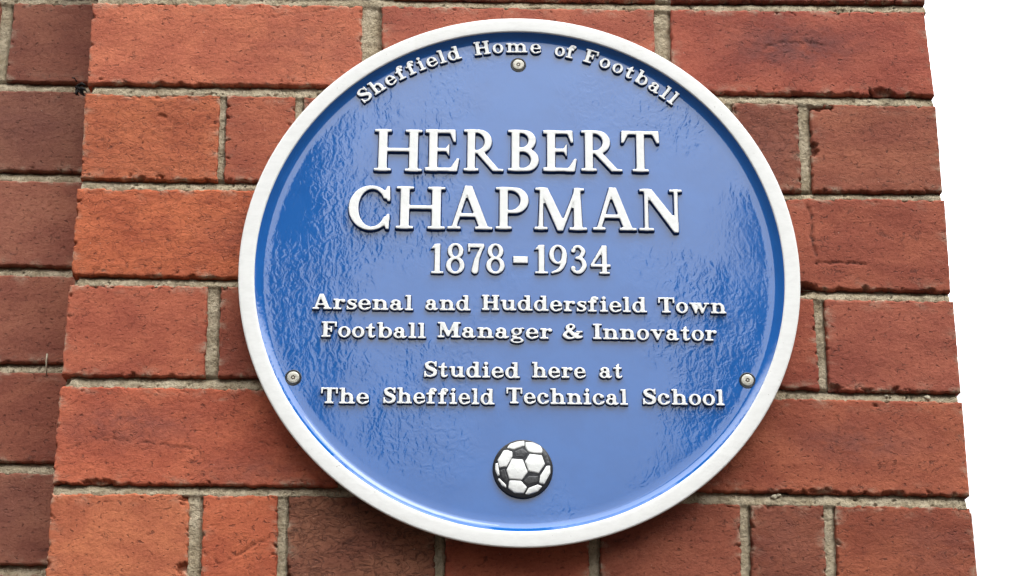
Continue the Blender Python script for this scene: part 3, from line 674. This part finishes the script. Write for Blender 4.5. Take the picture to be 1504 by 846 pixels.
tag(mesh('moss_scrap', *deb, MOSS), 'scrap of blackened moss caught in the corner between pier and left wall', 'moss', None, 'thing')
tag(mesh('straw', *tube([(-360.3,SB-1,-47),(-360,SB-3,-53),(-359.6,SB-2.5,-58),(-359.4,SB-.5,-64)], .8, .5), STRAW), 'short dry straw stuck across a joint of the left brick wall', 'straw', None, 'thing')

# ---------------------------------------------------------------- the plaque
plaque = empty('plaque', (0, -.001, ZC), 'round blue plaque with white rim and raised white lettering, screwed to the brick pier', 'plaque')
def lathe(prof, name, m, parent, n=256, close=False):
    V = [(r*math.cos(a), y, r*math.sin(a)) for r, y in prof for a in np.linspace(0, 2*np.pi, n, False)]; F = []
    for i in range(len(prof)-1):
        for j in range(n): F.append((i*n+j, i*n+(j+1)%n, (i+1)*n+(j+1)%n, (i+1)*n+j))
    if close: F.append(tuple(range((len(prof)-1)*n, len(prof)*n)))
    return mesh(name, V, F, m, parent)
RI, RO, YF, YD = 196.4, 208.2, -21.2, -15.6            # rim inner / outer radius, rim face, field
arc_ = lambda cx, cy, r, a0, a1, n=6: [(cx+r*math.cos(t), cy+r*math.sin(t)) for t in np.linspace(R(a0), R(a1), n)]
# white rim: face with softly rounded edges, side back to the wall
lathe([(RO-14,-9.0),(RO-5,-9.0),(RO-3.8,-9.6),(RO-.2,YF+1.8)]+arc_(RO-1.3, YF+1.3, 1.3, -15, -90, 6)+[(204.,YF-.05),(200.,YF-.05)]+arc_(RI+.9, YF+.9, .9, -90, -170, 5)+[(RI-.1,YF+1.4)], 'rim', RIM, plaque)
# blue field with its coved edge running up to the rim
cove = [(RI+.3,YF+.9),(RI-.3,YF+1.4),(RI-1.6,YF+2.9),(RI-3.4,YF+4.3),(RI-4.9,YF+5.15),(RI-5.9,YF+5.5),(RI-6.8,YD)]
fld = cove+[(RI-8.2-k*4.0, YD) for k in range(1, 46)]+[(4., YD)]
lathe(fld, 'field', BLUE, plaque, 256, True)
lathe([(RO-5.2,-9.2),(150.,-9.2),(146.,-.6),(60.,-.6),(5.,-.6)], 'back', NAVY, plaque, 128, True)

def relief(shape, fx, heights, y):
    P, lev, T = shape
    V = [fx(a, b) for a, b in P]; V = [(a, y-heights[k], b) for (a, b), k in zip(V, lev)]
    top = len(heights)-1; Mi = []
    for t in T:
        l = [lev[i] for i in t]; Mi.append(1 if min(l) == 0 else (2 if min(l) == top else 0))
    return V, [tuple(t) for t in T], Mi
class Line:
    def __init__(s): s.V = []; s.F = []; s.M = []
    def put(s, font, ch, fx, h, bev, draft, cap, y=YD+.02):
        lv = (draft/cap, 0., -bev*.35/cap, -bev/cap)
        v, f, m = relief(letter(font, ch, lv), fx, (0., h-bev*.7, h-bev*.22, h), y); o = len(s.V)
        s.V += v; s.F += [tuple(i+o for i in q) for q in f]; s.M += m
    def build(s, name, label=None):
        o = mesh(name, s.V, s.F, [WHITE, NAVY], plaque, True, None, [min(m, 1) if m < 2 else 0 for m in s.M])
        if label: o['label'] = label
        o.data.polygons.foreach_set('use_smooth', [m != 2 for m in s.M])
        return o
def ext(font, ch):
    P = letter(font, ch, (0.,))[0]; return P[:,0].min(), P[:,0].max()
def title(text, boxes, label, h=3.4, bev=.65, draft=.85):
    ln = Line()
    for ch, (x0, x1, zb, ht) in zip(text, boxes):
        a, b = ext('title', ch); x0 += .5; x1 -= .5
        hh = ht-.6
        if ch == '-': fx = lambda p, q: (x0+(p-a)*(x1-x0)/(b-a), zb+q*ht/.45)
        else: fx = lambda p, q: (x0+(p-a)*(x1-x0)/(b-a), zb+.4+q*hh)
        ln.put('title', ch, fx, h, bev, draft, 5.4/.45 if ch == '-' else ht)
    ln.build('inscription', label)
title('HERBERT', [(-111.6,-74.7,77.6,34.9),(-73.2,-46.4,78.2,34.9),(-43.9,-13.0,78.8,34.7),(-10.4,13.9,79.4,34.4),(16.4,42.8,79.7,34.4),(45.4,77.5,80.3,34.2),(75.9,106.0,80.5,34.2)], 'big white capitals reading HERBERT')
title('CHAPMAN', [(-129.5,-97.6,30.4,34.6),(-94.0,-56.5,31.1,34.6),(-55.4,-20.9,31.4,34.7),(-19.3,6.2,32.0,34.4),(9.7,50.1,32.1,34.5),(53.6,87.4,32.5,34.2),(88.4,122.2,32.6,34.3)], 'big white capitals reading CHAPMAN')
title('1878-1934', [(-67.0,-56.9,-3.8,24.3),(-55.9,-41.3,-3.6,24.3),(-39.8,-26.6,-3.4,24.3),(-26.1,-11.5,-3.1,24.0),(-6.0,5.7,5.8,5.4),(10.2,20.8,-2.6,23.5),(20.8,35.0,-2.4,23.2),(37.0,49.7,-2.1,23.0),(51.7,67.4,-2.1,23.0)], 'white numerals reading 1878-1934', 2.4, .6, .65)
GAP = .085
def layout(word):                                      # natural pen positions of a word, cap-height units
    x = 0; out = []
    for ch in word:
        a, b = ext('slab', ch); out.append((ch, x-a, x, x+b-a)); x += b-a+GAP
    return out, x-GAP
def slabs(words, label, h=2.6, bev=.45, draft=.6):
    ln = Line()
    for word, (x0, x1, zb, ht) in words:
        L, wd = layout(word); sx_ = (x1-x0-.6)/wd; capz = 11.9
        for ch, ox, _, _ in L:
            ln.put('slab', ch, lambda p, q: (x0+.3+(p+ox)*sx_, zb+.2+q*capz), h, bev, draft, capz)
    ln.build('inscription', label)
slabs([('Arsenal',(-153.1,-78.9,-32.9,12.2)),('and',(-70.4,-36.7,-32.4,12.4)),('Huddersfield',(-28.9,93.7,-31.8,12.2)),('Town',(101.5,152.5,-31.7,12.2))], 'line of small white slab letters reading Arsenal and Huddersfield Town')
slabs([('Football',(-145.8,-69.0,-54.3,12.6)),('Manager',(-61.0,23.5,-53.4,12.6)),('&',(30.7,46.0,-53.1,12.6)),('Innovator',(52.9,144.8,-53.0,12.6))], 'line of small white slab letters reading Football Manager & Innovator')
slabs([('Studied',(-70.3,-.2,-83.6,12.4)),('here',(8.2,47.9,-83.0,12.0)),('at',(57.3,74.7,-82.6,11.2))], 'line of small white slab letters reading Studied here at')
slabs([('The',(-144.3,-109.1,-104.5,12.2)),('Sheffield',(-99.3,-18.4,-103.8,12.3)),('Technical',(-10.5,78.3,-102.8,12.0)),('School',(88.7,148.7,-102.1,12.3))], 'line of small white slab letters reading The Sheffield Technical School')
ln = Line()
for word, a0, a1 in (('Sheffield',-40.42,-16.41),('Home',-9.47,3.51),('of',9.41,12.04),('Football',17.04,39.44)):
    L, wd = layout(word); RB = 179.8; cp = 11.6
    c0 = (L[0][2]+L[0][3])/2; c1 = (L[-1][2]+L[-1][3])/2
    mm = R(a1-a0)*(RB+4)/(c1-c0)                       # mm per unit along the curve
    for ch, ox, l0, l1 in L:
        cc = (l0+l1)/2; th = R(a0)+(cc-c0)*mm/(RB+4)
        ea, eb = ext('slab', ch)
        def fx(p, q, th=th, mid=(ea+eb)/2):
            u = (p-mid)*min(mm, cp*1.06); v = RB+q*cp; return (u*math.cos(th)+v*math.sin(th), -u*math.sin(th)+v*math.cos(th))
        ln.put('slab', ch, fx, 2.6, .45, .6, cp)
ln.build('inscription', 'curved line of small white slab letters along the top reading Sheffield Home of Football')

# football emblem: a shallow dome with raised panels
BX, BZ, BR = 1.9, -150.6, 21.4
dome = lambda x, z: YD-1.4-2.2*math.sqrt(max(0., 1-min(1., ((x-BX)**2+(z-BZ)**2)/(BR+1.2)**2)))
prof = [(BR+.3,YD+.02),(BR+.1,YD-.9)]+[(BR*math.cos(t), 0) for t in np.linspace(.1, 1.5, 12)]
n = 96; V = []; F = []
for i, (r, yy) in enumerate(prof):
    for a in np.linspace(0, 2*np.pi, n, False):
        x, z = BX+r*math.cos(a), BZ+r*math.sin(a); V.append((x, yy if i < 2 else dome(x, z), z))
for i in range(len(prof)-1):
    for j in range(n): F.append((i*n+j, i*n+(j+1)%n, (i+1)*n+(j+1)%n, (i+1)*n+j))
F.append(tuple(range((len(prof)-1)*n, len(prof)*n)))
ball = mesh('football_emblem', V, F, BLACK, plaque); ball['label'] = 'raised black and white football emblem near the bottom of the plaque'
PAN = {
'A':[(-9.4,-135.7),(-7.2,-132.7),(-2.8,-131.1),(2.7,-130.3),(2.9,-133.9),(-4.7,-136.9)],
'B':[(3.9,-131.3),(9.3,-131.5),(14.4,-133.8),(16.0,-136.7),(15.3,-139.3),(9.9,-139.4),(5.8,-138.4),(3.8,-135.2)],
'C1':[(-4.0,-138.2),(1.4,-135.9),(5.2,-138.8),(2.6,-143.0),(-3.4,-142.1)],
'D':[(-12.0,-137.7),(-9.4,-137.2),(-5.9,-138.6),(-5.6,-141.8),(-9.7,-149.3),(-14.7,-150.0),(-16.0,-144.6)],
'E':[(-5.9,-143.8),(1.7,-144.3),(5.2,-153.4),(1.1,-158.9),(-7.7,-158.3),(-9.7,-151.9)],
'F':[(6.8,-140.1),(15.3,-140.9),(17.5,-147.1),(13.1,-153.9),(6.1,-152.7),(3.5,-145.6)],
'G1':[(16.6,-136.3),(19.4,-140.2),(21.4,-147.3),(18.8,-147.4),(17.2,-142.8),(15.6,-139.6)],
'H':[(18.8,-148.7),(21.4,-148.3),(21.3,-153.8),(16.9,-161.9),(13.7,-161.0),(14.3,-155.8)],
'I1':[(6.1,-156.2),(13.1,-156.2),(12.4,-160.4),(5.5,-162.7),(2.3,-160.2)],
'J':[(-7.7,-159.6),(.5,-159.9),(4.6,-164.3),(2.4,-168.5),(-3.9,-168.3),(-8.3,-165.1)],
'K':[(3.6,-169.1),(6.1,-164.9),(12.4,-162.3),(15.6,-163.5),(12.4,-167.1),(6.1,-169.4)],
'L1':[(-14.1,-152.3),(-11.3,-151.0),(-8.7,-159.0),(-9.9,-160.9),(-13.4,-157.1)],
'M':[(-17.6,-147.2),(-16.0,-146.8),(-14.8,-155.5),(-16.0,-156.2),(-17.8,-151.7)],
'N':[(-15.3,-157.8),(-10.3,-162.6),(-9.9,-164.8),(-12.8,-163.2),(-15.6,-159.1)]}
for k, P in PAN.items():
    cx, cz = np.mean([p[0] for p in P]), np.mean([p[1] for p in P]); r = 14
    g = Ink(cx-r, cx+r, cz-r, cz+r, .28, .3); g.d = g.poly_d(P)
    Q = g.d.copy()
    for _ in range(3): Q[1:-1,1:-1] = (Q[1:-1,1:-1]*2+Q[:-2,1:-1]+Q[2:,1:-1]+Q[1:-1,:-2]+Q[1:-1,2:])/6
    g.d = Q+.05
    dark = k.endswith('1')
    hh = .35 if dark else .6
    v, f, m = relief(terraces(g, (.25, 0., -.25, -.7)), lambda a, b: (a, b), (0., hh*.5, hh*.85, hh), 0.)
    v = [(x, y+dome(x, z)+.12, z) for x, y, z in v]
    o = mesh('black_panel' if dark else 'white_panel', v, f, GREY if dark else WHITE, ball)

# three security screws, each in a black ring painted for its dimple's shadow
for i, (sx_, sz_, lab) in enumerate(((-2.1,170.3,'screw below the curved line at the top'),(-164.7,-84.6,'screw at the left edge of the plaque'),(166.2,-82.0,'screw at the right edge of the plaque'))):
    n = 40; pr = [(6.1,YD-.02),(5.8,YD-.35),(5.3,YD-.30),(4.5,YD-.12)]
    def rev(pr, cap):
        V = [(sx_+r*math.cos(a), y, sz_+r*math.sin(a)) for r, y in pr for a in np.linspace(0, 2*np.pi, n, False)]
        F = [(a*n+j, a*n+(j+1)%n, (a+1)*n+(j+1)%n, (a+1)*n+j) for a in range(len(pr)-1) for j in range(n)]
        if cap: F.append(tuple(range((len(pr)-1)*n, len(pr)*n)))
        return V, F
    col = mesh('screw_shadow_ring', *rev(pr, False), BLACK, plaque)
    o = mesh('screw', *rev([(4.55,YD-.1),(4.5,YD-.55),(4.25,YD-.85),(3.8,YD-.98),(2.4,YD-1.05),(1.0,YD-1.05)], True), STEEL, plaque); o['label'] = lab
    hx = []; 
    for k in range(12):
        a = k*math.pi/6+.3; r = 1.85 if k % 2 == 0 else 1.35; hx.append((sx_+r*math.cos(a), sz_+r*math.sin(a)))
    V = [(x, YD-1.08, z) for x, z in hx]+[(sx_+.72*math.cos(a), YD-1.08, sz_+.72*math.sin(a)) for a in np.arange(12)*math.pi/6+.3]
    F = [(k, (k+1)%12, 12+(k+1)%12, 12+k) for k in range(12)]
    V += [(x, YD-1.03, z) for x, z in hx]; F += [(k, (k+1)%12, 24+(k+1)%12, 24+k) for k in range(12)]
    mesh('recess', V, F, RECESS, o, False)
